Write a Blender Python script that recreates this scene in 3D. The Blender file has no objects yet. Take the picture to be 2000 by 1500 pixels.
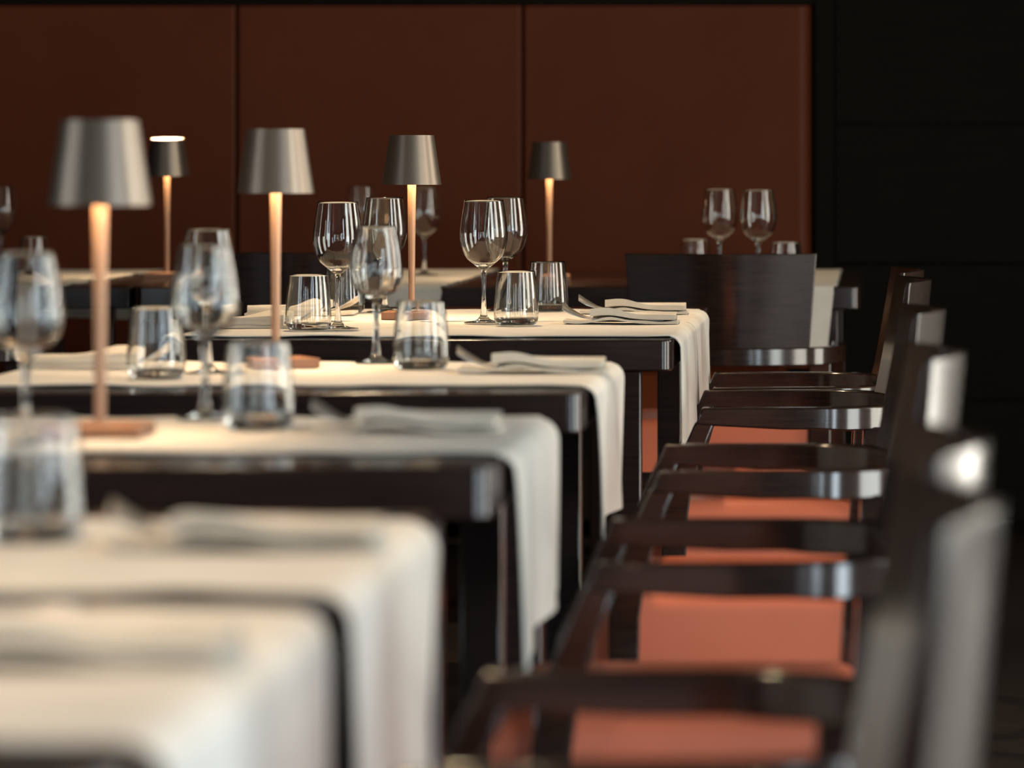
import bpy, bmesh, math, random
from mathutils import Vector, Matrix
random.seed(7)
scene = bpy.context.scene
C = scene.collection
PI = math.pi

# ------------------------------------------------------------------ camera
cam_d = bpy.data.cameras.new('camera')
cam = bpy.data.objects.new('camera', cam_d)
C.objects.link(cam)
cam.location = (0, 0, 1.056)
cam.rotation_euler = (PI/2, 0, 0)
cam_d.sensor_width = 36
cam_d.lens = 144
cam_d.shift_x = -0.3525
cam_d.shift_y = -0.2225
cam_d.clip_start = 0.05
cam_d.dof.use_dof = True
cam_d.dof.focus_distance = 7.45
cam_d.dof.aperture_fstop = 4.8
scene.camera = cam

# ------------------------------------------------------------------ world, exposure, daylight
w = bpy.data.worlds.new('world'); scene.world = w; w.use_nodes = True
w.node_tree.nodes['Background'].inputs[0].default_value = (0.75, 0.85, 1.0, 1)
w.node_tree.nodes['Background'].inputs[1].default_value = 0.3
scene.view_settings.view_transform = 'Standard'
scene.view_settings.look = 'None'
scene.view_settings.gamma = 1
scene.view_settings.use_curve_mapping = False
scene.view_settings.exposure = 0.0
cy = scene.cycles
cy.use_denoising = True
cy.max_bounces = 16; cy.transmission_bounces = 14; cy.glossy_bounces = 6
cy.diffuse_bounces = 4; cy.transparent_max_bounces = 16
cy.sample_clamp_indirect = 6
cy.blur_glossy = 0.5

def area(name, loc, rot, sx, sy, power, col):
    l = bpy.data.lights.new(name, 'AREA'); l.shape = 'RECTANGLE'
    l.size = sx; l.size_y = sy; l.energy = power; l.color = col
    o = bpy.data.objects.new(name, l); o.location = loc; o.rotation_euler = rot
    C.objects.link(o); return o

DAY = (0.84, 0.945, 1.0)
# daylight through the windows in the right-hand wall and the wall behind the camera
WIN_R = [(-1.6, .8), (0.2, .8), (2.2, .8), (4.7, 1.25), (6.5, .9), (8.5, 1.0)]           # centre y, width
for cyy, ww in WIN_R:
    col = (0.78, 0.91, 1.0) if cyy < 3 else ((0.93, 0.97, 0.92) if cyy < 6 else (1.0, 0.95, 0.82))
    area('window_daylight', (2.42, cyy, 1.28), (0, PI/2, 0), 2.44, ww, 95 if cyy < 3 else (100 if cyy < 6 else 70), col)
WIN_F = [(-2.3, 1.3), (-0.2, 1.3)]
for cx, ww in WIN_F:
    area('window_daylight', (cx, -3.02, 1.55), (PI/2, 0, 0), ww, 1.9, 22, (0.86, 0.96, 0.97))
WIN_L = [(1.6, 1.3), (3.4, 1.3)]
for cyy, ww in WIN_L:
    area('window_daylight', (-4.62, cyy, 1.45), (0, -PI/2, 0), 2.0, ww, 40, DAY)
# warm ceiling spots of the dining room
for sx, sy, e in ((-0.8, 1.9, 12), (-0.9, 3.2, 15), (-0.9, 5.6, 15), (-0.9, 7.7, 20), (-2.6, 8.6, 10), (-1.3, 10.4, 7), (-0.3, 10.4, 5)):
    l = bpy.data.lights.new('ceiling_spot', 'SPOT'); l.energy = e * 11; l.color = (1.0, 0.72, 0.44)
    l.spot_size = math.radians(62); l.spot_blend = 0.8; l.shadow_soft_size = 0.045
    o = bpy.data.objects.new('ceiling_spot', l); o.location = (sx, sy, 2.80); C.objects.link(o)

# ------------------------------------------------------------------ materials
def nmat(name):
    m = bpy.data.materials.new(name); m.use_nodes = True
    nt = m.node_tree; b = nt.nodes['Principled BSDF']
    return m, nt, b
def add(nt, t, **kw):
    n = nt.nodes.new(t)
    for k, v in kw.items(): setattr(n, k, v)
    return n
def coords(nt, scale):
    tc = add(nt, 'ShaderNodeTexCoord'); mp = add(nt, 'ShaderNodeMapping')
    mp.inputs['Scale'].default_value = scale
    nt.links.new(tc.outputs['Object'], mp.inputs['Vector']); return mp.outputs[0]
def ramp(nt, fac, c0, c1, p0=0.3, p1=0.7):
    r = add(nt, 'ShaderNodeValToRGB')
    r.color_ramp.elements[0].position = p0; r.color_ramp.elements[1].position = p1
    r.color_ramp.elements[0].color = (*c0, 1); r.color_ramp.elements[1].color = (*c1, 1)
    nt.links.new(fac, r.inputs[0]); return r.outputs[0]
def bump(nt, b, h, strength, dist=0.001):
    bn = add(nt, 'ShaderNodeBump'); bn.inputs['Strength'].default_value = strength
    bn.inputs['Distance'].default_value = dist
    nt.links.new(h, bn.inputs['Height']); nt.links.new(bn.outputs[0], b.inputs['Normal'])

def wood(name, c0, c1, scale, rough=0.35, coat=0.3, spec=0.5):
    m, nt, b = nmat(name)
    v = coords(nt, scale)
    n = add(nt, 'ShaderNodeTexNoise'); n.inputs['Scale'].default_value = 6; n.inputs['Detail'].default_value = 6
    nt.links.new(v, n.inputs['Vector'])
    nt.links.new(ramp(nt, n.outputs[0], c0, c1), b.inputs['Base Color'])
    b.inputs['Roughness'].default_value = rough
    b.inputs['Coat Weight'].default_value = coat; b.inputs['Coat Roughness'].default_value = 0.12; b.inputs['Coat IOR'].default_value = 1.55
    b.inputs['Specular IOR Level'].default_value = spec
    bump(nt, b, n.outputs[0], 0.25, 0.0006)
    return m
M = {}
M['chair_wood'] = wood('wenge_chair_wood', (0.010, 0.0035, 0.002), (0.028, 0.012, 0.007), (2.5, 2.5, 30), 0.42, 1.0, 0.1)
M['table_wood'] = wood('wenge_table_wood', (0.010, 0.005, 0.004), (0.024, 0.012, 0.009), (1.5, 30, 30), 0.35, 0.7, 0.1)
M['wall_wood'] = wood('dark_panel_wood', (0.0065, 0.0052, 0.0034), (0.0105, 0.008, 0.0055), (1.2, 8, 30), 0.6, 0.0, 0.06)
M['floor_wood'] = wood('dark_floor_wood', (0.006, 0.004, 0.003), (0.014, 0.009, 0.006), (0.5, 12, 1), 0.5, 0.0, 0.3)

def leather(name, c0, c1, rough, sc=60, bs=0.2, spec=0.5):
    m, nt, b = nmat(name)
    v = coords(nt, (1, 1, 1))
    n = add(nt, 'ShaderNodeTexNoise'); n.inputs['Scale'].default_value = 3; n.inputs['Detail'].default_value = 4
    nt.links.new(v, n.inputs['Vector'])
    nt.links.new(ramp(nt, n.outputs[0], c0, c1), b.inputs['Base Color'])
    b.inputs['Roughness'].default_value = rough
    b.inputs['Specular IOR Level'].default_value = spec
    vo = add(nt, 'ShaderNodeTexVoronoi'); vo.inputs['Scale'].default_value = sc * 8
    nt.links.new(v, vo.inputs['Vector'])
    bump(nt, b, vo.outputs['Distance'], bs, 0.0004)
    return m
M['seat_leather'] = leather('orange_leather', (0.66, 0.165, 0.085), (0.76, 0.20, 0.105), 0.33)
M['wall_leather'] = leather('brown_leather', (0.122, 0.029, 0.0105), (0.145, 0.036, 0.0135), 0.40, 30, 0.35, 0.1)

def linen(name, c0, c1):
    m, nt, b = nmat(name)
    v = coords(nt, (1, 1, 1))
    w1 = add(nt, 'ShaderNodeTexWave', bands_direction='X'); w1.inputs['Scale'].default_value = 220; w1.inputs['Distortion'].default_value = 1.5
    w2 = add(nt, 'ShaderNodeTexWave', bands_direction='Y'); w2.inputs['Scale'].default_value = 220; w2.inputs['Distortion'].default_value = 1.5
    nz = add(nt, 'ShaderNodeTexNoise'); nz.inputs['Scale'].default_value = 12; nz.inputs['Detail'].default_value = 5
    for x in (w1, w2, nz): nt.links.new(v, x.inputs['Vector'])
    mx = add(nt, 'ShaderNodeMath', operation='ADD'); nt.links.new(w1.outputs['Fac'], mx.inputs[0]); nt.links.new(w2.outputs['Fac'], mx.inputs[1])
    nt.links.new(ramp(nt, nz.outputs[0], c0, c1), b.inputs['Base Color'])
    b.inputs['Roughness'].default_value = 0.85
    b.inputs['Sheen Weight'].default_value = 0.15
    bump(nt, b, mx.outputs[0], 0.35, 0.0004)
    return m
M['runner'] = linen('natural_linen', (0.54, 0.50, 0.44), (0.64, 0.60, 0.53))
M['napkin'] = linen('napkin_linen', (0.50, 0.45, 0.37), (0.60, 0.54, 0.45))

def metal(name, col, rough, metallic=1.0):
    m, nt, b = nmat(name)
    v = coords(nt, (1, 1, 40))
    n = add(nt, 'ShaderNodeTexNoise'); n.inputs['Scale'].default_value = 40; nt.links.new(v, n.inputs['Vector'])
    b.inputs['Base Color'].default_value = (*col, 1); b.inputs['Metallic'].default_value = metallic
    b.inputs['Roughness'].default_value = rough
    bump(nt, b, n.outputs[0], 0.05, 0.0002)
    return m
M['bronze'] = metal('satin_bronze', (0.175, 0.138, 0.108), 0.38, 0.85)
M['copper'] = metal('brushed_copper_brown', (0.33, 0.19, 0.115), 0.42, 0.35)
M['base_copper'] = metal('copper_brown_base', (0.27, 0.135, 0.08), 0.45, 0.35)
M['steel'] = metal('cutlery_steel', (0.70, 0.67, 0.62), 0.36)
M['blackmetal'] = metal('black_metal', (0.02, 0.02, 0.02), 0.4)
m, nt, b = nmat('shade_lining'); b.inputs['Base Color'].default_value = (0.8, 0.75, 0.68, 1); b.inputs['Roughness'].default_value = 0.6; M['lining'] = m
nz = add(nt, 'ShaderNodeTexNoise'); nz.inputs['Scale'].default_value = 90; bump(nt, b, nz.outputs[0], 0.05, 0.0002)
m, nt, b = nmat('led_diffuser'); b.inputs['Base Color'].default_value = (0.9, 0.8, 0.65, 1)
b.inputs['Emission Color'].default_value = (1.0, 0.70, 0.40, 1); b.inputs['Emission Strength'].default_value = 150; M['led'] = m
m = bpy.data.materials.new('clear_glass'); m.use_nodes = True; nt = m.node_tree
nt.nodes.remove(nt.nodes['Principled BSDF'])
g = add(nt, 'ShaderNodeBsdfGlass'); g.inputs['IOR'].default_value = 1.5; g.inputs['Roughness'].default_value = 0.0
g.inputs['Color'].default_value = (0.985, 0.99, 0.985, 1)
nt.links.new(g.outputs[0], nt.nodes['Material Output'].inputs[0]); M['glass'] = m
m, nt, b = nmat('plaster'); b.inputs['Roughness'].default_value = 0.9
v = coords(nt, (1, 1, 1)); n = add(nt, 'ShaderNodeTexNoise'); n.inputs['Scale'].default_value = 8; nt.links.new(v, n.inputs['Vector'])
nt.links.new(ramp(nt, n.outputs[0], (0.045, 0.038, 0.032), (0.06, 0.05, 0.042)), b.inputs['Base Color']); M['plaster'] = m

# ------------------------------------------------------------------ mesh helpers
def mesh_obj(name, verts, faces, mat, parent=None, smooth=True, bevel=None, seg=2, loc=None, angle=40, mats=None, fmat=None):
    me = bpy.data.meshes.new(name)
    me.from_pydata([tuple(v) for v in verts], [], faces)
    bm = bmesh.new(); bm.from_mesh(me)
    bmesh.ops.recalc_face_normals(bm, faces=bm.faces)
    a = math.radians(angle)
    for f in bm.faces: f.smooth = smooth
    if smooth:
        for e in bm.edges:
            if len(e.link_faces) == 2 and e.calc_face_angle(0) > a: e.smooth = False
    bm.to_mesh(me); bm.free()
    if mats:
        for k in mats: me.materials.append(M[k])
        for i, f in enumerate(me.polygons): f.material_index = fmat(i)
    else: me.materials.append(M[mat])
    o = bpy.data.objects.new(name, me); C.objects.link(o)
    if parent: o.parent = parent
    if loc: o.location = loc
    if bevel:
        md = o.modifiers.new('bevel', 'BEVEL'); md.width = bevel; md.segments = seg; md.limit_method = 'ANGLE'; md.angle_limit = math.radians(35)
        md.harden_normals = False
    return o
class MB:
    def __init__(s): s.v = []; s.f = []
    def add(s, v, f):
        n = len(s.v); s.v += [tuple(p) for p in v]; s.f += [tuple(i + n for i in q) for q in f]; return s
    def box(s, x0, x1, y0, y1, z0, z1):
        v = [(x, y, z) for z in (z0, z1) for y in (y0, y1) for x in (x0, x1)]
        return s.add(v, [(0, 2, 3, 1), (4, 5, 7, 6), (0, 1, 5, 4), (2, 6, 7, 3), (0, 4, 6, 2), (1, 3, 7, 5)])
    def prism_xz(s, pts, y0, y1):
        n = len(pts)
        v = [(x, y0, z) for x, z in pts] + [(x, y1, z) for x, z in pts]
        f = [(i, (i+1) % n, n + (i+1) % n, n + i) for i in range(n)]
        f += [tuple(range(n)), tuple(range(2*n-1, n-1, -1))]
        return s.add(v, f)
    def sheet(s, rows_top, rows_bot):
        """closed slab out of two grids of equal size"""
        R, K = len(rows_top), len(rows_top[0]); n = R*K
        v = [p for r in rows_top for p in r] + [p for r in rows_bot for p in r]
        f = []
        for i in range(R-1):
            for j in range(K-1):
                a = i*K+j
                f.append((a, a+1, a+K+1, a+K)); f.append((n+a, n+a+K, n+a+K+1, n+a+1))
        for j in range(K-1):
            f.append((j, n+j, n+j+1, j+1)); a = (R-1)*K+j; f.append((a, a+1, n+a+1, n+a))
        for i in range(R-1):
            a = i*K; f.append((a, a+K, n+a+K, n+a)); a = i*K+K-1; f.append((a, n+a, n+a+K, a+K))
        return s.add(v, f)
    def sweep(s, path, sec):
        """path: list of (point, side vector, up vector); sec: closed list of (a,b)"""
        k = len(sec); v = []
        for p, sd, up in path:
            for a, b in sec: v.append(Vector(p) + Vector(sd)*a + Vector(up)*b)
        f = []
        for i in range(len(path)-1):
            for j in range(k):
                f.append((i*k+j, i*k+(j+1) % k, (i+1)*k+(j+1) % k, (i+1)*k+j))
        f.append(tuple(range(k))); L = (len(path)-1)*k; f.append(tuple(L+j for j in range(k-1, -1, -1)))
        return s.add(v, f)
    def lathe(s, prof, n=64):
        """profile of (r,z); closes at the axis where r == 0"""
        v = []; rings = []
        for r, z in prof:
            if r < 1e-6: rings.append([len(v)]); v.append((0, 0, z))
            else:
                rings.append(list(range(len(v), len(v)+n)))
                v += [(r*math.cos(2*PI*i/n), r*math.sin(2*PI*i/n), z) for i in range(n)]
        f = []
        for a, b in zip(rings, rings[1:]):
            if len(a) == 1 and len(b) == 1: continue
            for i in range(n):
                j = (i+1) % n
                if len(a) == 1: f.append((a[0], b[i], b[j]))
                elif len(b) == 1: f.append((a[i], a[j], b[0]))
                else: f.append((a[i], a[j], b[j], b[i]))
        return s.add(v, f)
    def obj(s, name, mat, parent=None, **kw): return mesh_obj(name, s.v, s.f, mat, parent, **kw)

def tag(o, label, cat, group=None):
    o['label'] = label; o['category'] = cat
    if group: o['group'] = group
    return o
def empty(name, loc=(0, 0, 0), rz=0):
    o = bpy.data.objects.new(name, None); C.objects.link(o); o.location = loc; o.rotation_euler = (0, 0, rz)
    o.empty_display_size = 0.1
    return o
def struct(o): o['kind'] = 'structure'; return o
def copy_tree(o, parent=None):
    c = o.copy(); C.objects.link(c); c.parent = parent
    for ch in [x for x in bpy.data.objects if x.parent == o]: copy_tree(ch, c)
    return c
def place(proto, used, loc, rz, label, cat, group):
    o = proto if not used else copy_tree(proto)
    o.location = loc; o.rotation_euler = (0, 0, rz)
    return tag(o, label, cat, group)
def bez(pts, n=10):
    """Catmull-Rom through the points"""
    out = []
    P = [pts[0]] + list(pts) + [pts[-1]]
    for i in range(1, len(P)-2):
        for k in range(n):
            t = k/n
            out.append(tuple(0.5*((2*b) + (c-a)*t + (2*a-5*b+4*c-d)*t*t + (3*b-a-3*c+d)*t**3) for a, b, c, d in zip(P[i-1], P[i], P[i+1], P[i+2])))
    out.append(tuple(pts[-1])); return out

# ------------------------------------------------------------------ room
YW = 11.85            # far wall
struct(MB().box(-4.6, 2.6, -3.2, YW+0.2, -0.1, 0).obj('floor', 'floor_wood', smooth=False))
struct(MB().box(-4.6, 2.6, -3.2, YW+0.2, 2.9, 3.0).obj('ceiling', 'plaster', smooth=False))
# far wall: dark wood boards with open joints on a black carcass
mb = MB()
mb.box(-4.5, 2.4, YW+0.02, YW+0.15, 0, 2.9)
z = -0.05
jz = [0.0, 0.35, 0.745, 1.148, 1.551, 1.954, 2.357, 2.9]
for a, b2 in zip(jz, jz[1:]): mb.box(-0.110, 2.3, YW, YW+0.021, a+0.003, b2-0.003)
mb.box(-4.5, -0.172, YW, YW+0.021, 1.515, 2.9)
mb.box(-4.5, -0.172, YW, YW+0.021, 0.0, 0.42)
struct(mb.obj('wall_back', 'wall_wood', bevel=0.002))
# frame round the leather field
struct(MB().box(-0.168, -0.112, YW-0.035, YW+0.03, 0.0, 2.9).obj('trim_1', 'wall_wood', bevel=0.003))
struct(MB().box(-4.5, -0.170, YW-0.03, YW+0.03, 1.492, 1.53).obj('trim_2', 'wall_wood', bevel=0.003))
struct(MB().box(-0.10, 2.3, YW-0.015, YW, 0.0, 0.10).obj('baseboard_back', 'wall_wood', bevel=0.003))
mb = MB(); ys = [-3.2]
for c_, w_ in WIN_L: ys += [c_-w_/2, c_+w_/2]
ys.append(YW+0.2)
for a, b2 in zip(ys[::2], ys[1::2]): mb.box(-4.6, -4.5, a, b2, 0, 2.9)
for c_, w_ in WIN_L: mb.box(-4.6, -4.5, c_-w_/2, c_+w_/2, 0, 0.45); mb.box(-4.6, -4.5, c_-w_/2, c_+w_/2, 2.45, 2.9)
struct(mb.obj('wall_left', 'plaster', smooth=False))
# right wall with three window openings, wall behind the camera with two
mb = MB(); x0, x1 = 2.3, 2.4
ys = [-3.2]
for c_, w_ in WIN_R: ys += [c_-w_/2, c_+w_/2]
ys.append(YW+0.2)
for a, b2 in zip(ys[::2], ys[1::2]): mb.box(x0, x1, a, b2, 0, 2.9)
for c_, w_ in WIN_R: mb.box(x0, x1, c_-w_/2, c_+w_/2, 0, 0.06); mb.box(x0, x1, c_-w_/2, c_+w_/2, 2.5, 2.9)
struct(mb.obj('wall_right', 'plaster', smooth=False))
mb = MB(); xs = [-4.6]
for c_, w_ in WIN_F: xs += [c_-w_/2, c_+w_/2]
xs.append(2.4)
for a, b2 in zip(xs[::2], xs[1::2]): mb.box(a, b2, -3.0, -2.9, 0, 2.9)
for c_, w_ in WIN_F: mb.box(c_-w_/2, c_+w_/2, -3.0, -2.9, 0, 0.6); mb.box(c_-w_/2, c_+w_/2, -3.0, -2.9, 2.5, 2.9)
struct(mb.obj('wall_front', 'plaster', smooth=False))
k = 1
for c_, w_ in WIN_R:
    mb = MB(); a, b2 = c_-w_/2, c_+w_/2
    for q in (a+.03, b2-.03): mb.box(2.32, 2.38, q-.03, q+.03, 0.06, 2.5)
    for q in (0.09, 2.47): mb.box(2.33, 2.37, a, b2, q-.03, q+.03)
    struct(mb.obj('window_%d' % k, 'wall_wood', smooth=False)); k += 1
for c_, w_ in WIN_F:
    mb = MB(); a, b2 = c_-w_/2, c_+w_/2
    for q in (a+.03, c_, b2-.03): mb.box(q-.03, q+.03, -2.98, -2.92, 0.6, 2.5)
    for q in (0.63, 1.7, 2.47): mb.box(a, b2, -2.97, -2.93, q-.03, q+.03)
    struct(mb.obj('window_%d' % k, 'wall_wood', smooth=False)); k += 1

for c_, w_ in WIN_L:
    mb = MB(); a, b2 = c_-w_/2, c_+w_/2
    for q in (a+.03, c_, b2-.03): mb.box(-4.58, -4.52, q-.03, q+.03, 0.45, 2.45)
    for q in (0.48, 2.42): mb.box(-4.57, -4.53, a, b2, q-.03, q+.03)
    struct(mb.obj('window_%d' % k, 'wall_wood', smooth=False)); k += 1

# ------------------------------------------------------------------ upholstered leather panels and banquette
def pad(x0, x1, y0, z0, z1, depth, r=0.03, nx=16, nz=16, rr=None):
    """padded panel, swelling towards -y"""
    top, bot = [], []
    for i in range(nx+1):
        u = 0.5-0.5*math.cos(PI*i/nx); rt, rb = [], []
        for j in range(nz+1):
            v = 0.5-0.5*math.cos(PI*j/nz)
            def e(t, L):
                d = min(t, 1-t)*L; q = (rr if (rr and t > .5 and L < 1) else r); return 1 - max(0, 1-d/q)**2
            h = math.sqrt(max(0, e(u, x1-x0)*e(v, z1-z0)))
            x = x0+(x1-x0)*u; z = z0+(z1-z0)*v
            rt.append((x, y0-0.006-depth*h, z)); rb.append((x, y0, z))
        top.append(rt); bot.append(rb)
    return MB().sheet(top, bot)
panels = [(-4.28, -3.47, 'leftmost, mostly outside the picture'), (-3.465, -2.655, ''), (-2.65, -1.837, ''), (-1.8355, -1.0115, ''), (-1.010, -0.175, '')]
PL = {2: 'tall padded brown leather wall panel at the left, behind the left wall table',
      3: 'tall padded brown leather wall panel in the middle between two seams',
      4: 'tall padded brown leather wall panel next to the dark wood wall, behind two wine glasses'}
for i in (2, 3, 4):
    a, b2, _ = panels[i]
    o = pad(a, b2, YW+0.02, 0.44, 1.495, 0.05, 0.007, 60, 60, 0.035 if i == 4 else None).obj('wall_panel', 'wall_leather')
    tag(o, PL[i], 'wall panel', 'brown leather wall panels')
bq = empty('banquette', (-1.6, 11.5, 0))
tag(bq, 'long dark brown leather banquette seat running under the padded wall', 'bench')
MB().box(-1.9, 1.42, -0.20, 0.30, 0.05, 0.34).obj('plinth', 'wall_wood', bq, bevel=0.004)
top, bot = [], []
for i in range(41):
    rt, rb = [], []
    for j in range(17):
        u, v = i/40, j/16
        d = min(min(u, 1-u)*3.32, min(v, 1-v)*0.54); h = math.sqrt(max(0, 1-max(0, 1-d/0.04)**2))
        rt.append((-1.9+3.32*u, -0.24+0.54*v, 0.37+0.085*h)); rb.append((-1.9+3.32*u, -0.24+0.54*v, 0.34))
    top.append(rt); bot.append(rb)
MB().sheet(top, bot).obj('seat_cushion', 'wall_leather', bq)

# ------------------------------------------------------------------ tables
ZT = 0.75
def table(x0, x1, y0, y1, label, group):
    t = empty('dining_table', ((x0+x1)/2, (y0+y1)/2, 0))
    tag(t, label, 'table', group)
    hx, hy = (x1-x0)/2, (y1-y0)/2
    r = 0.020
    pts = []
    for cx, cyy, a0 in ((hx-r, hy-r, 0), (-hx+r, hy-r, PI/2), (-hx+r, -hy+r, PI), (hx-r, -hy+r, 1.5*PI)):
        for k in range(5): pts.append((cx+r*math.cos(a0+k*PI/8), cyy+r*math.sin(a0+k*PI/8)))
    n = len(pts)
    v = [(x, y, ZT-0.052) for x, y in pts] + [(x, y, ZT) for x, y in pts]
    f = [(i, (i+1) % n, n+(i+1) % n, n+i) for i in range(n)] + [tuple(range(n-1, -1, -1)), tuple(range(n, 2*n))]
    mesh_obj('tabletop', v, f, 'table_wood', t, bevel=0.003, seg=3)
    for sx in (1, -1):
        for sy in (1, -1):
            cx, cyy = sx*(hx-0.076), sy*(hy-0.034)
            MB().box(cx-.024, cx+.024, cyy-.024, cyy+.024, 0, ZT-0.052).obj('leg', 'table_wood', t, bevel=0.003)
    return t
XR = -0.377
TB = [(-1.217, XR, 2.03, 2.765, 'nearest dark wood table, at the bottom left corner'),
      (-1.217, XR, 2.775, 3.52, 'second dark wood table from the camera, one large tumbler on its left'),
      (-1.217, XR, 4.03, 4.79, 'dark wood table with the largest lamp on it'),
      (-1.217, XR, 5.29, 6.06, 'dark wood table with the second largest lamp, in front of the sharp table'),
      (-1.185, -0.335, 6.82, 8.32, 'long four-seat dark wood table in sharp focus')]
for a in TB: table(*a[:4], a[4], 'dark wood tables in the row')
WT = [(-2.62, -1.735, 9.62, 10.95, 'wall table at the far left under the small lamp with a lit rim'),
      (-1.725, -0.815, 9.56, 10.95, 'wall table behind the sharp table, between the two small far lamps'),
      (-0.805, -0.03, 9.58, 10.95, 'wall table at the far right behind the chair seen from behind')]
for a in WT: table(*a[:4], a[4], 'dark wood tables along the wall')

# ------------------------------------------------------------------ cloth runners
def hsh(a, b=0):
    return math.sin(a*12.9898 + b*78.233 + 1.3)
def runner(x0, x1, y0, y1, drop_r, drop_l, label, group, seed, rot=False, lift=0.0, frx=0.03):
    """strip along X over the table x0..x1, hanging down both ends; rot: strip along Y (built in a turned frame)"""
    rng = random.Random(seed)
    L = x1-x0; W = y1-y0; cx, cyy = (x0+x1)/2, (y0+y1)/2
    path = []      # (x, z, hang 0..1, nx, nz)
    g = 0.6*frx; R = frx
    zt = 0.0025+lift
    def side(sgn, drop):
        xe = L/2 + g
        out = []
        n = 22
        for k in range(n+1):
            t = k/n; out.append((sgn*(xe-0.004*t), -R - (drop-R)*t, t))
        arc = []
        for k in range(1, 9):
            a = k/9*PI/2
            arc.append((sgn*(xe-R+R*math.cos(a)), -R+R*math.sin(a)+zt*math.sin(a), 0.0))
        return out, arc
    ro, ra = side(1, drop_r); lo, la = side(-1, drop_l)
    seq = [(x, z, t, -1) for x, z, t in reversed(lo)] + [(x, z, t, -1) for x, z, t in la]
    nseg = 40
    seq += [(-L/2-g+R + (L+2*g-2*R)*k/nseg, zt, 0, 0) for k in range(nseg+1)]
    seq += [(x, z, t, 1) for x, z, t in reversed(ra)] + [(x, z, t, 1) for x, z, t in ro]
    NV = 48
    ph = rng.uniform(0, 6); ph2 = rng.uniform(0, 6)
    top, bot = [], []
    th = 0.0016
    for (x, z, t, sd) in seq:
        rt, rb = [], []
        for j in range(NV+1):
            v = j/NV; y = -W/2 + W*v
            # frayed, slightly wavy long edges
            ew = 0.004*hsh(x*4.1+seed, 1 if v < .5 else 2) + 0.002*hsh(x*17+seed, 3)
            e = (2*abs(v-.5))**6
            yy = y + (ew*e if v > .5 else -ew*e)
            zz = z; xx = x
            if sd == 0: zz += 0.0006*(1+math.sin(x*23+ph+v*5)) + 0.0008*e*(1+math.sin(x*31+ph2))
            else:
                amp = 0.0065*t**0.7
                wv = math.sin(v*PI*2*1.6+ph) + 0.5*math.sin(v*PI*2*3.1+ph2)
                xx += sd*(amp*(wv+1.0))
                zz += -0.010*t*(math.sin(v*4+ph2)) - 0.018*t*(1-v)
                yy = yy*(1-0.05*t) - 0.02*t*W*math.sin(ph)*0.5
            rt.append((xx, yy, zz+ZT)); 
            if sd == 0: rb.append((xx, yy, zz+ZT-th))
            else:
                m_ = 1 if z < -R*0.999 else 0
                rb.append((xx-sd*th*(1 if m_ else 0.7), yy, zz+ZT-(0 if m_ else th*0.7)))
        top.append(rt); bot.append(rb)
    o = MB().sheet(top, bot).obj('table_runner', 'runner', angle=75)
    o.location = (cx, cyy, 0)
    if rot: o.rotation_euler = (0, 0, rot)
    return tag(o, label, 'table runner', group)
G = 'pale linen runners across the row of tables'
runner(-1.217, XR, 2.12, 2.735, .20, .20, 'pale linen runner on the nearest table at the bottom left', G, 11, frx=.024)
runner(-1.217, XR, 2.848, 3.41, .205, .20, 'pale linen runner on the second nearest table, hanging in bluish and cream folds', G, 21, frx=.024)
runner(-1.217, XR, 4.185, 4.745, .20, .20, 'pale linen runner under the largest lamp, hanging to a pointed corner', G, 32, frx=.022)
runner(-1.217, XR, 5.42, 6.02, .19, .20, 'pale linen runner under the second largest lamp', G, 45, frx=.02)
runner(-1.185, -0.335, 6.90, 7.485, .21, .20, 'pale linen runner on the near half of the sharp table', G, 52, frx=.02)
runner(-1.185, -0.335, 7.495, 8.08, .19, .20, 'pale linen runner on the far half of the sharp table', G, 66, frx=.02)
# wall tables: the strip runs away from the camera (turned by 90 degrees; its +x end hangs towards the camera)
G = 'pale linen runners on the wall tables'
def wrunner(cx, y0, y1, wd, drop, label, seed):
    L = y1-y0
    o = runner(-L/2, L/2, -wd/2, wd/2, drop, 0.12, label, G, seed, rot=-PI/2, frx=.012)
    o.location = (cx, (y0+y1)/2, 0)
wrunner(-2.19, 9.62, 10.95, .58, .115, 'pale linen runner on the far left wall table', 71)
wrunner(-1.29, 9.56, 10.95, .57, .10, 'pale linen runner on the middle wall table', 72)
wrunner(-0.32, 9.58, 10.95, .465, .16, 'pale linen runner behind the chair seen from behind, its edge hanging at right', 73)

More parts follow.
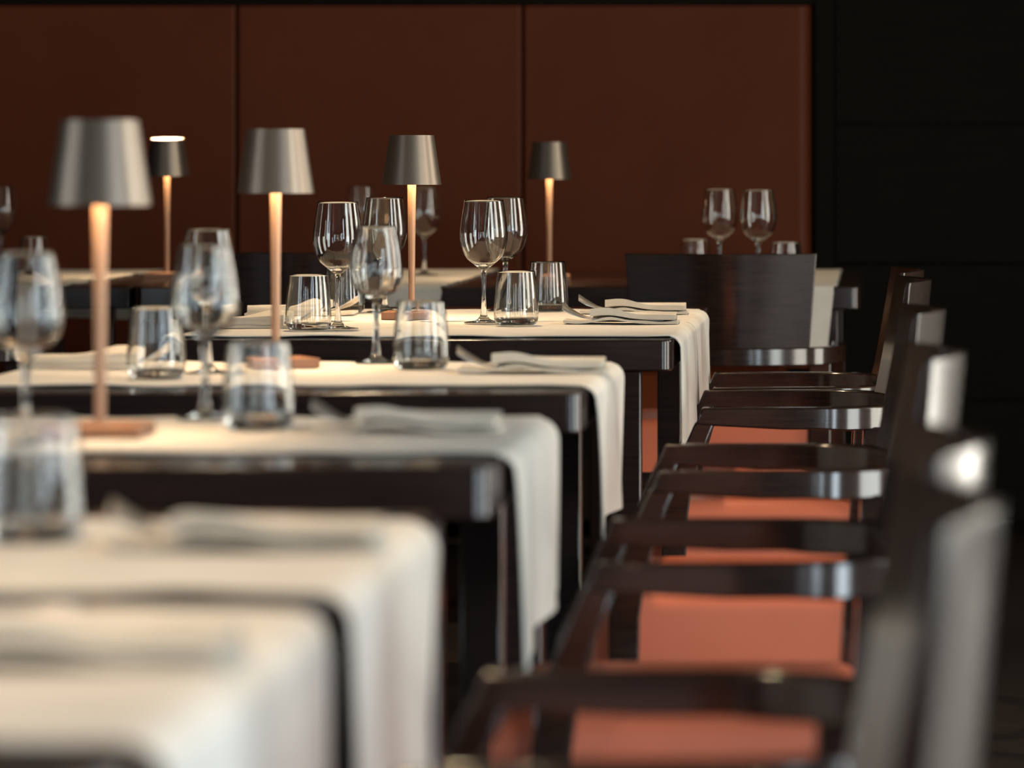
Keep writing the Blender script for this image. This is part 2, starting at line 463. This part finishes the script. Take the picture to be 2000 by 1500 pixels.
# ------------------------------------------------------------------ chairs (local: +x forward, y sideways)
def make_chair():
    t = empty('armchair')
    # U-shaped arm rail
    HW = 0.255
    path = []
    pts = [(0.340, HW), (0.20, HW+0.002), (0.135, HW+0.001), (0.100, HW-0.006), (0.068, HW-0.020)]
    for k in range(0, 9):
        y = 0.205*(1-k/8)
        pts.append((-0.025+0.053*(y/0.205)**2, y))
    pts = pts + [(x, -y) for x, y in reversed(pts[:-1])]
    n = len(pts)
    for i, p in enumerate(pts):
        a = Vector((*pts[max(i-1, 0)], 0)); b2 = Vector((*pts[min(i+1, n-1)], 0))
        d = (b2-a).normalized(); sd = Vector((d.y, -d.x, 0))
        sc = 0.80 if i in (0, n-1) else (1.10 if 3 <= i <= n-4 else 1.02)
        path.append(((p[0], p[1], 0.636-0.018*sc), sd, (-0.32 if i in (0, n-1) else 0, 0, sc)))
    MB().sweep(path, [(-.015, -.018), (.015, -.018), (.015, .018), (-.015, .018)]).obj('arm_rail', 'chair_wood', t, bevel=0.003, angle=35)
    # seat
    top, bot = [], []
    x0, x1, hw = 0.045, 0.445, 0.234
    for i in range(29):
        rt, rb = [], []
        for j in range(29):
            u = 0.5-0.5*math.cos(PI*i/28); v = 0.5-0.5*math.cos(PI*j/28)
            x = x0+(x1-x0)*u; y = -hw+2*hw*v
            d1 = min(u, 1-u)*(x1-x0); d2 = min(v, 1-v)*2*hw
            h = math.sqrt(max(0, (1-max(0, 1-d1/0.032)**2)*(1-max(0, 1-d2/0.032)**2)))
            rt.append((x, y, 0.446+0.030*h+0.008*math.sin(PI*u)*math.sin(PI*v)))
            rb.append((x, y, 0.36))
        top.append(rt); bot.append(rb)
    MB().sheet(top, bot).obj('seat', 'seat_leather', t, angle=50)
    MB().box(0.06, 0.42, -0.225, 0.225, 0.325, 0.36).obj('seat_frame', 'chair_wood', t, bevel=0.003)
    # legs
    fl = [(0.335, 0.6), (0.345, 0.636), (0.300, 0.636)]
    fl = [(0.346, 0.612), (0.374, 0.55), (0.397, 0.50), (0.402, 0.44), (0.402, 0.0), (0.368, 0.0), (0.360, 0.44), (0.352, 0.50), (0.335, 0.56), (0.314, 0.612)]
    for s in (1, -1):
        ya, yb = sorted((s*0.2405, s*0.2695))
        MB().prism_xz(fl, ya, yb).obj('leg', 'chair_wood', t, bevel=0.003)
    rl = [(0.022, 0.601), (-0.008, 0.601), (-0.004, 0.45), (-0.045, 0.0), (-0.010, 0.0), (0.030, 0.45)]
    for s in (1, -1):
        ya, yb = sorted((s*0.192, s*0.240))
        MB().prism_xz([(x+0.042, z) for x, z in rl], ya, yb).obj('leg', 'chair_wood', t, bevel=0.003)
    # curved plank back, wider at the top, leaning and curling backwards
    NZ, NY = 14, 28; fr, bk = [], []
    for i in range(NZ+1):
        q = i/NZ; z = 0.634+0.209*q
        cen = -0.043-0.019*q                       # back surface, almost upright
        end = 0.002-0.018*q
        thk = 0.030-0.021*q**0.8                    # front surface leans back, so the plank thins towards its top
        hwz = 0.194+0.016*q
        rf, rb = [], []
        for j in range(NY+1):
            y = -hwz+2*hwz*j/NY
            x = cen+(end-cen)*(math.sqrt((y/hwz)**2+0.10)-0.316)/0.733
            rf.append((x+thk, y, z)); rb.append((x, y, z))
        fr.append(rf); bk.append(rb)
    MB().sheet(fr, bk).obj('backrest', 'chair_wood', t, bevel=0.002, angle=50)
    return t
chair0 = make_chair()
GC = 'dark armchairs with orange seats in the row'
ang = math.radians(180+2.0)
chairs = [(0.018, 2.55, ang+.01, 'blurred dark armchair nearest the camera, tall pale back edge at the bottom right'),
          (0.026, 3.10, ang, 'dark wooden armchair second from the camera, seat mostly hidden, beside the second nearest table'),
          (0.040, 4.50, ang, 'dark wooden armchair with orange seat pulled up to the table of the largest lamp'),
          (0.040, 5.735, ang, 'dark wooden armchair with wide orange seat at the table of the second largest lamp'),
          (0.040, 7.115, ang, 'dark wooden armchair at the near right side of the sharp table'),
          (0.035, 7.72, ang, 'dark wooden armchair farthest back in the row, at the sharp table')]
first = True
for x, y, r, lb in chairs:
    place(chair0, not first, (x, y, 0), r, lb, 'chair', GC); first = False
GW = 'dark armchairs at the wall tables'
for x, y, r, lb in ((-0.333, 8.98, PI/2, 'dark wooden armchair seen from behind, two wine glasses above its back'),
                    (-1.29, 9.10, PI/2+.03, 'dark armchair seen from behind, hidden behind the left wine glasses of the sharp table'),
                    (-2.135, 9.12, PI/2, 'dark armchair back at the left edge of the picture')):
    place(chair0, True, (x, y, 0), r, lb, 'chair', GW)

# ------------------------------------------------------------------ table lamps
def make_lamp(h=0.341, tilt=0.0, sq=0.102):
    t = empty('table_lamp')
    MB().box(-sq/2, sq/2, -sq/2, sq/2, 0, 0.0135).obj('base', 'base_copper', t, bevel=0.0012)
    MB().lathe([(0, 0.0125), (0.0062, 0.0125), (0.0062, 0.06), (0.0068, 0.15), (0.0080, h-0.095), (0.0086, h-0.04), (0.0086, h-0.018), (0, h-0.018)], 32).obj('stem', 'copper', t)
    MB().lathe([(0, 0.0130), (0.011, 0.0130), (0.011, 0.0150), (0, 0.0160)], 32).obj('collar', 'copper', t)
    # shade: open metal cone
    zb, zt = -0.092, 0.0
    prof = [(0.0550, zb), (0.0412, zt), (0.0398, zt), (0.0536, zb), (0.0550, zb)]
    n = 72
    mb = MB().lathe(prof, n)
    sh = mesh_obj('lamp_shade', mb.v, mb.f, None, t, mats=['bronze', 'lining'], fmat=lambda i: 1 if i//n == 2 else 0, angle=30)
    sh.location = (0, 0, h); sh.rotation_euler = (tilt, 0, 0)
    d = MB().lathe([(0.0090, -0.045), (0.0440, -0.045), (0.0436, -0.041), (0.0090, -0.041), (0.0090, -0.045)], 48).obj('light_diffuser', 'led', sh)
    return t
lamp0 = make_lamp()
GL = 'small bronze table lamps'
for i, (x, y, r, lb) in enumerate(((-0.834, 4.42, 0.0, 'largest bronze table lamp, blurred, leftmost in the picture'),
                    (-0.856, 5.87, 0.42, 'second largest bronze table lamp, left of centre'),
                    (-0.858, 7.62, 0.0, 'sharply focused brown table lamp in the middle'),
                    (-0.798, 10.10, 0.05, 'small far brown table lamp right of the centre glasses'))):
    zz = 0.0 if i == 3 else 0.0040
    place(lamp0, i > 0, (x, y, ZT+zz), r, lb, 'lamp', GL)
lampE = make_lamp(0.350, math.radians(3.6))
place(lampE, False, (-1.775, 10.30, ZT), 0.0, 'small far table lamp at left whose tilted shade shows a lit rim', 'lamp', GL)

# ------------------------------------------------------------------ glassware
def shell(outer, t, zin):
    """closed wall profile: outer from foot upwards; inner offset down to (0, zin)"""
    rim = outer[-1]
    inner = []
    for r, z in reversed(outer):
        if z > zin + t: inner.append((max(r-t, 0.0005), z))
    return outer + [(rim[0]-t*0.5, rim[1]+t*0.45)] + inner + [(inner[-1][0]*0.55, zin+0.0012), (0, zin)]
def wine_profile(H, rmax, rrim, zb, zm, rfoot):
    bowl = bez([(0.0052, zb-0.004), (rmax*0.42, zb+0.006), (rmax*0.80, zb+(zm-zb)*0.42), (rmax, zm), (rmax*0.95, zm+(H-zm)*0.45), (rrim, H)], 9)
    foot = [(0, 0), (rfoot, 0), (rfoot, 0.0012), (rfoot*0.6, 0.0030), (0.012, 0.0062)]
    stem = bez([(0.0068, 0.0125), (0.0046, 0.030), (0.0040, 0.055), (0.0043, zb-0.016)], 5)
    return foot + stem + bowl
big = wine_profile(0.2215, 0.0432, 0.0355, 0.100, 0.152, 0.036)
sml = wine_profile(0.200, 0.0385, 0.0290, 0.092, 0.128, 0.034)
gbig = MB().lathe(shell(big, 0.0011, 0.105), 72).obj('wine_glass', 'glass', angle=60)
gsml = MB().lathe(shell(sml, 0.0011, 0.097), 72).obj('wine_glass', 'glass', angle=60)
tp = bez([(0.0325, 0.0008), (0.0380, 0.007), (0.0400, 0.020), (0.0385, 0.045), (0.0360, 0.075), (0.0338, 0.096)], 7)
tp = [(0, 0.0)] + [(0.030, 0.0)] + tp
tum = MB().lathe(shell(tp, 0.0018, 0.011), 72).obj('water_tumbler', 'glass', angle=60)
ZC = ZT+0.0043
GWG = 'stemmed wine glasses on the tables'
bigs = [(-0.9345, 7.155, 'large sharp wine glass left of the middle lamp, beside the sharp left tumbler'),
        (-0.945, 7.93, 'wine glass just left of the middle lamp stem, behind the blurred small glass'),
        (-0.705, 7.42, 'sharp wine glass at the centre, front one of the pair right of the middle lamp'),
        (-0.718, 8.0, 'wine glass half hidden behind the sharp one right of the middle lamp'),
        (-1.137, 10.38, 'far wine glass just right of the middle lamp stem on the wall table'),
        (-1.358, 10.88, 'far dim wine glass whose rim shows above the sharp left wine glass'),
        (-2.308, 10.85, 'far wine glass cut by the left edge of the picture'),
        (-0.372, 9.94, 'left of the two wine glasses above the chair back at right'),
        (-0.272, 9.72, 'right of the two wine glasses above the chair back at right')]
for i, (x, y, lb) in enumerate(bigs): place(gbig, i > 0, (x, y, ZC), random.uniform(0, 6), lb, 'wine glass', GWG)
smls = [(-0.724, 5.97, 'blurred smaller wine glass in front of the sharp ones, on the second lamp table'),
        (-0.925, 5.70, 'blurred wine glass on the second lamp table, behind another glass'),
        (-0.768, 4.71, 'blurred wine glass right of the largest lamp, beside a tumbler'),
        (-0.8915, 4.31, 'blurred wine glass at the left edge, left of the largest lamp')]
for i, (x, y, lb) in enumerate(smls): place(gsml, i > 0, (x, y, ZC), random.uniform(0, 6), lb, 'wine glass', GWG)
GT = 'short water tumblers on the tables'
tums = [(-0.978, 7.095, 'sharp water tumbler left of the sharp left wine glass'),
        (-1.020, 7.90, 'water tumbler behind the stem of the sharp left wine glass'),
        (-0.6365, 7.31, 'sharp water tumbler right of the centre wine glass'),
        (-0.632, 7.96, 'water tumbler behind, right of the sharp centre tumbler'),
        (-0.640, 5.80, 'blurred tumbler below the middle lamp on the second lamp table'),
        (-0.973, 5.56, 'blurred tumbler between the largest and second largest lamps'),
        (-0.680, 4.53, 'large blurred tumbler right of the largest lamp, beside a wine glass stem'),
        (-0.660, 3.215, 'very blurred large tumbler at the left edge on the second nearest table'),
        (-2.135, 10.43, 'far tumbler at the left edge above the blurred wine glass'),
        (-0.440, 10.13, 'far tumbler left of the pair of wine glasses above the chair back'),
        (-0.208, 9.79, 'far tumbler right of the pair of wine glasses above the chair back')]
for i, (x, y, lb) in enumerate(tums): place(tum, i > 0, (x, y, ZC), random.uniform(0, 6), lb, 'tumbler', GT)

# ------------------------------------------------------------------ napkins and forks (local: +x towards the table end)
def make_napkin():
    mb = MB(); W = 0.096
    def slab(x0, x1, zb, zt, w0, w1, n=26):
        top, bot = [], []
        for i in range(n+1):
            u = i/n; x = x0+(x1-x0)*u; rt, rb = [], []
            for j in range(13):
                v = j/12; y = w0+(w1-w0)*v
                rt.append((x, y, zt(u, v))); rb.append((x, y, zb(u, v)))
            top.append(rt); bot.append(rb)
        mb.sheet(top, bot)
    arch = lambda u, v: 0.0075*math.exp(-((u-.42)/.18)**2)*(1-v)+0.002*math.exp(-((u-.0)/.08)**2)
    slab(0, 0.205, lambda u, v: 0.0002+arch(u, v), lambda u, v: 0.0048+arch(u, v)+.0010*math.sin(u*20+v*3), -W/2, W/2)
    slab(0.048, 0.200, lambda u, v: 0.0078+arch(u*.75+.24, v)+.0030*math.exp(-((u)/.2)**2), lambda u, v: 0.0190+.0050*math.exp(-((u)/.3)**2)+arch(u*.75+.24, v)-0.003*u+.0008*math.sin(u*9+v*4), -W/2+.004, W/2-.003)
    # closed long fold joining both layers at the back
    path = [((0.205*0+0.048+0.152*k/8, W/2-.008, 0.0105+.0045*math.exp(-((0.235+0.75*k/8-.42)/.18)**2)*0.0), (0, 1, 0), (0, 0, 1)) for k in range(9)]
    mb.sweep(path, [(0.0062*math.cos(2*PI*k/10), 0.0092*math.sin(2*PI*k/10)) for k in range(10)])
    return mb.obj('folded_napkin', 'napkin', angle=50)
nap0 = make_napkin()
def make_fork():
    mb = MB()
    # handle from x=-0.048 (raised end) to 0.075, neck, head to 0.14
    st = [(-0.050, 0.0052, 0.030), (-0.048, 0.0066, 0.029), (-0.035, 0.0060, 0.0205), (-0.015, 0.0048, 0.0115), (0.005, 0.0038, 0.0068), (0.03, 0.0030, 0.0050), (0.075, 0.0028, 0.0042), (0.085, 0.0060, 0.0042), (0.092, 0.0105, 0.0040), (0.105, 0.0115, 0.0038)]
    rl = lambda x: 0.8*max(0, min(1, -x/0.03))
    top = [[(x, -w, z+.0018-w*rl(x)), (x, 0, z+.0030), (x, w, z+.0018+w*rl(x))] for x, w, z in st]
    bot = [[(x, -w, z-.0004-w*rl(x)), (x, 0, z-.0007), (x, w, z-.0004+w*rl(x))] for x, w, z in st]
    mb.sheet(top, bot)
    for k in range(4):
        y = -0.0098+0.00653*k
        mb.add([(0.104, y-.0014, .0036), (0.104, y+.0014, .0036), (0.104, y+.0014, .0048), (0.104, y-.0014, .0048),
                (0.142, y-.0007, .0040), (0.142, y+.0007, .0040), (0.142, y+.0007, .0048), (0.142, y-.0007, .0048)],
               [(0, 1, 2, 3), (7, 6, 5, 4), (0, 4, 5, 1), (1, 5, 6, 2), (2, 6, 7, 3), (3, 7, 4, 0)])
    return mb.obj('fork', 'steel', angle=60)
fork0 = make_fork()
GN = 'folded linen napkins'; GF = 'steel forks tucked into napkins'
naps = [(-0.585, 2.45, 0.0, 'the napkin on the nearest table'), (-0.585, 3.17, 0.0, 'the napkin on the second nearest table'),
        (-0.612, 4.50, 0.0, 'the napkin on the table of the largest lamp'),
        (-0.577, 5.73, -0.01, 'the right-hand napkin on the second lamp table'),
        (-0.556, 7.40, 0.0, 'the front one of the two sharp napkins at right'),
        (-0.560, 7.86, 0.01, 'the back one of the two sharp napkins at right'),
        (-1.005, 5.85, PI, 'the napkin at the left edge on the second lamp table'),
        (-0.985, 7.22, PI, 'the near napkin at the left of the sharp table'),
        (-0.985, 7.80, PI+.02, 'the far napkin at the left of the sharp table')]
NL = {0: 'folded linen napkin, very blurred, on the nearest table at the bottom left', 1: 'folded linen napkin, blurred, on the second nearest table',
      2: 'folded linen napkin on the table of the largest lamp', 3: 'folded linen napkin right of the tumbler on the second lamp table',
      4: 'sharp folded linen napkin, the nearer of the two at the right end', 5: 'sharp folded linen napkin, the farther of the two at the right end',
      6: 'folded linen napkin at the left picture edge behind the largest lamp stem', 7: 'folded linen napkin at the left of the sharp table, the nearer one',
      8: 'folded linen napkin at the left of the sharp table, the farther one'}
FL = {0: 'fork in the napkin on the nearest table', 1: 'blurred fork handle rising from the napkin on the second nearest table',
      2: 'fork handle rising from the napkin on the table of the largest lamp', 3: 'fork handle rising right of the tumbler on the second lamp table',
      4: 'sharp fork handle in the nearer right-hand napkin', 5: 'sharp fork handle in the farther right-hand napkin',
      6: 'fork handle at the left picture edge behind the largest lamp stem', 7: 'fork handle crossing towards the second lamp stem on the sharp table',
      8: 'fork handle in the farther left napkin of the sharp table'}
for i, (x, y, r, _) in enumerate(naps):
    place(nap0, i > 0, (x, y, ZC), r, NL[i], 'napkin', GN)
    c_, s_ = math.cos(r), math.sin(r)
    place(fork0, i > 0, (x+c_*0.045, y+s_*0.045, ZC+.0002), r+0.04, FL[i], 'fork', GF)
